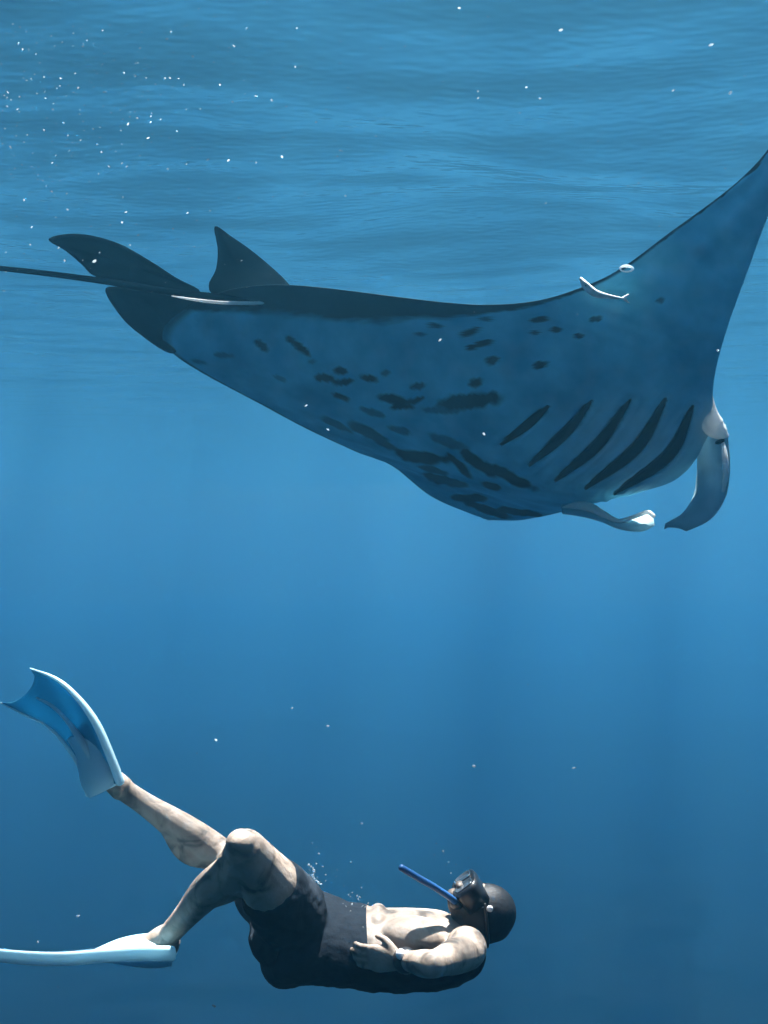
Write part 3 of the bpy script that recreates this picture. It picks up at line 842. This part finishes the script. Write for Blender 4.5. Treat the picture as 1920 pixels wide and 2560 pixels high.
    # near fin, seen almost edge-on
    near = [((436, 2372, 2.86), (432, 2384, 2.62)), ((345, 2374, 2.87), (345, 2384, 2.62)), ((250, 2384, 2.88), (252, 2390, 2.62)), ((140, 2394, 2.90), (135, 2398, 2.64)), ((0, 2386, 2.94), (-10, 2388, 2.68)), ((-150, 2362, 3.0), (-170, 2362, 2.74))]
    rl = [(.020, .010), (.020, .010), (.018, .009), (.019, .008), (.018, .007), (.012, .005)]
    f2 = fin(near, .005, (rl, rl))
    ribbon('foot_pocket', [((436, 2362, 2.80), (430, 2402, 2.66)), ((385, 2352, 2.80), (375, 2402, 2.66)), ((310, 2358, 2.81), (300, 2398, 2.66)), ((240, 2376, 2.82), (235, 2396, 2.66))], M_FINW, .030, f2, across=12, ths=[.026, .034, .026, .010])
make_person()

# ------------------------------------------------------------------ small pale fish and ring bubble by the raised wing
def make_small_things():
    fb = MB()
    fb.tube([(P(1452, 698, 3.95), .006, .012), (P(1466, 716, 3.94), .012, .028), (P(1490, 734, 3.93), .013, .020), (P(1525, 742, 3.93), .008, .010), (P(1560, 747, 3.93), .003, .006)], ref=(0, 1, 0), n=14)
    root = empty('small_fish', P(1500, 735, 3.93))
    tag(root, 'small white fish close against the trailing edge of the raised wing', 'fish')
    fb.build('body', M_FISH, root)
    plate('tail_fin', [(1553, 744, 3.93), (1572, 735, 3.93), (1566, 747, 3.93), (1574, 758, 3.93), (1556, 750, 3.93)], M_FISH, 0.002, root)
    e = MB(); e.ball(P(1467, 713, 3.918), .006, .004, .006); e.build('eye', M_SLIT, root)
    V = []; F = []
    c = P(1566, 672, 3.9)
    n, m = 24, 8
    for i in range(n):
        a = 2 * math.pi * i / n
        cc = c + Vector((.022 * math.cos(a), .004 * math.sin(a), .011 * math.sin(a))); rr = .0045 * (1 + .3 * math.sin(a + .6))
        o = Vector((math.cos(a), 0, .6 * math.sin(a))).normalized()
        for j in range(m):
            b = 2 * math.pi * j / m
            V.append(cc + o * rr * math.cos(b) + Vector((0, 1, 0)) * rr * math.sin(b))
    for i in range(n):
        for j in range(m): F.append((i * m + j, ((i + 1) % n) * m + j, ((i + 1) % n) * m + (j + 1) % m, i * m + (j + 1) % m))
    tag(obj('ring_bubble', V, F, M_BUB), 'small white ring-shaped bubble just above the raised wing', 'bubble')
make_small_things()

# ------------------------------------------------------------------ bubbles and specks
def ico(r):
    bm = bmesh.new(); bmesh.ops.create_icosphere(bm, subdivisions=1, radius=1)
    v = [x.co.copy() for x in bm.verts]; f = [[q.index for q in p.verts] for p in bm.faces]; bm.free(); return v, f
ICO = ico(1)
rnd = random.Random(3)
def bubbles(name, pts, label):
    V = []; F = []
    for p, r in pts:
        o = len(V)
        sx, sz, an = rnd.uniform(.8, 2.0), rnd.uniform(.5, 1.1), rnd.uniform(-.9, .9)
        V += [p + Vector((q.x * sx * math.cos(an) - q.z * sz * math.sin(an), q.y, q.x * sx * math.sin(an) + q.z * sz * math.cos(an))) * (r * .85) for q in ICO[0]]; F += [tuple(i + o for i in f) for f in ICO[1]]
    o = obj(name, V, F, M_SPECK)
    tag(o, label, 'bubbles', kind='stuff')
pts = []
for u, v, r in [(425, 195, 6), (110, 325, 5), (320, 310, 6), (370, 345, 5), (305, 408, 5), (1402, 75, 7), (1778, 112, 8), (1826, 232, 8), (1316, 218, 7), (1195, 245, 5), (1350, 246, 5), (1683, 226, 6), (1195, 228, 5), (742, 70, 5), (705, 392, 6), (640, 240, 5), (1148, 20, 6), (310, 182, 5), (550, 212, 5), (60, 500, 6), (236, 653, 8), (305, 556, 5), (315, 530, 4), (1795, 876, 7), (1100, 850, 7), (765, 1014, 5), (820, 1074, 5), (1210, 1085, 5)]:
    d = rnd.uniform(2.2, 3.4); pts.append((P(u, v, d), r * d / FPX * 0.62))
for _ in range(420):
    u = abs(rnd.gauss(0, 330)); v = 60 + abs(rnd.gauss(230, 220))
    d = rnd.uniform(2.0, 6.0)
    if v < 760: pts.append((P(u, v, d), (0.8 + 2.4 * rnd.random() ** 3) * d / FPX))
for _ in range(160):
    u = rnd.uniform(0, 1920); v = rnd.uniform(0, 800); d = rnd.uniform(2.0, 6.5)
    pts.append((P(u, v, d), rnd.uniform(0.7, 1.9) * d / FPX))
bubbles('bubbles', [(p, r) for p, r in pts if p.z < SURF_Z - 0.2], 'pale specks and tiny bubbles drifting under the surface')
pts = []
for u0, v0, su, sv, n in ((775, 2190, 22, 26, 26), (885, 2260, 26, 22, 26), (1110, 2160, 40, 30, 10), (760, 2130, 60, 40, 12)):
    for _ in range(n):
        pts.append((P(rnd.gauss(u0, su), rnd.gauss(v0, sv), rnd.uniform(2.6, 2.9)), rnd.uniform(0.8, 2.6) * 2.7 / FPX))
for k in range(12):
    f = k / 11; pts.append((P(772 + 26 * f + 6 * math.sin(f * 7), 2162 + 48 * f, 2.6), 3.2 * 2.6 / FPX))
for u, v in ((1185, 1915), (535, 2515), (880, 2260), (1435, 1920), (730, 1770), (820, 1815), (540, 1850), (195, 2290), (95, 2355)):
    pts.append((P(u, v, 2.5), 4.0 * 2.5 / FPX))
for _ in range(60):
    pts.append((P(rnd.uniform(0, 1920), rnd.uniform(1000, 2560), rnd.uniform(2, 5)), rnd.uniform(0.5, 1.3) * 3 / FPX))
bubbles('bubbles', pts, 'tiny pale bubbles rising around the swimmer')

# ------------------------------------------------------------------ the body of water
def make_haze():
    H = 250.0; top = SURF_Z + 0.7; bot = -29.0
    V = [(-H, -H, bot), (H, -H, bot), (H, H, bot), (-H, H, bot), (-H, -H, top), (H, -H, top), (H, H, top), (-H, H, top)]
    F = [(0, 3, 2, 1), (4, 5, 6, 7), (0, 1, 5, 4), (1, 2, 6, 5), (2, 3, 7, 6), (3, 0, 4, 7)]
    m = bpy.data.materials.new('sea_water'); m.use_nodes = True
    N, L = m.node_tree.nodes, m.node_tree.links
    N.clear()
    out = N.new('ShaderNodeOutputMaterial'); v = N.new('ShaderNodeVolumePrincipled')
    v.inputs['Color'].default_value = (*WATER_COLOR, 1)
    v.inputs['Density'].default_value = WATER_DENSITY
    v.inputs['Anisotropy'].default_value = WATER_G
    L.new(v.outputs[0], out.inputs['Volume'])
    o = obj('haze', V, F, m, smooth=False)
    tag(o, 'clear blue sea water filling the whole view', kind='stuff')
make_haze()
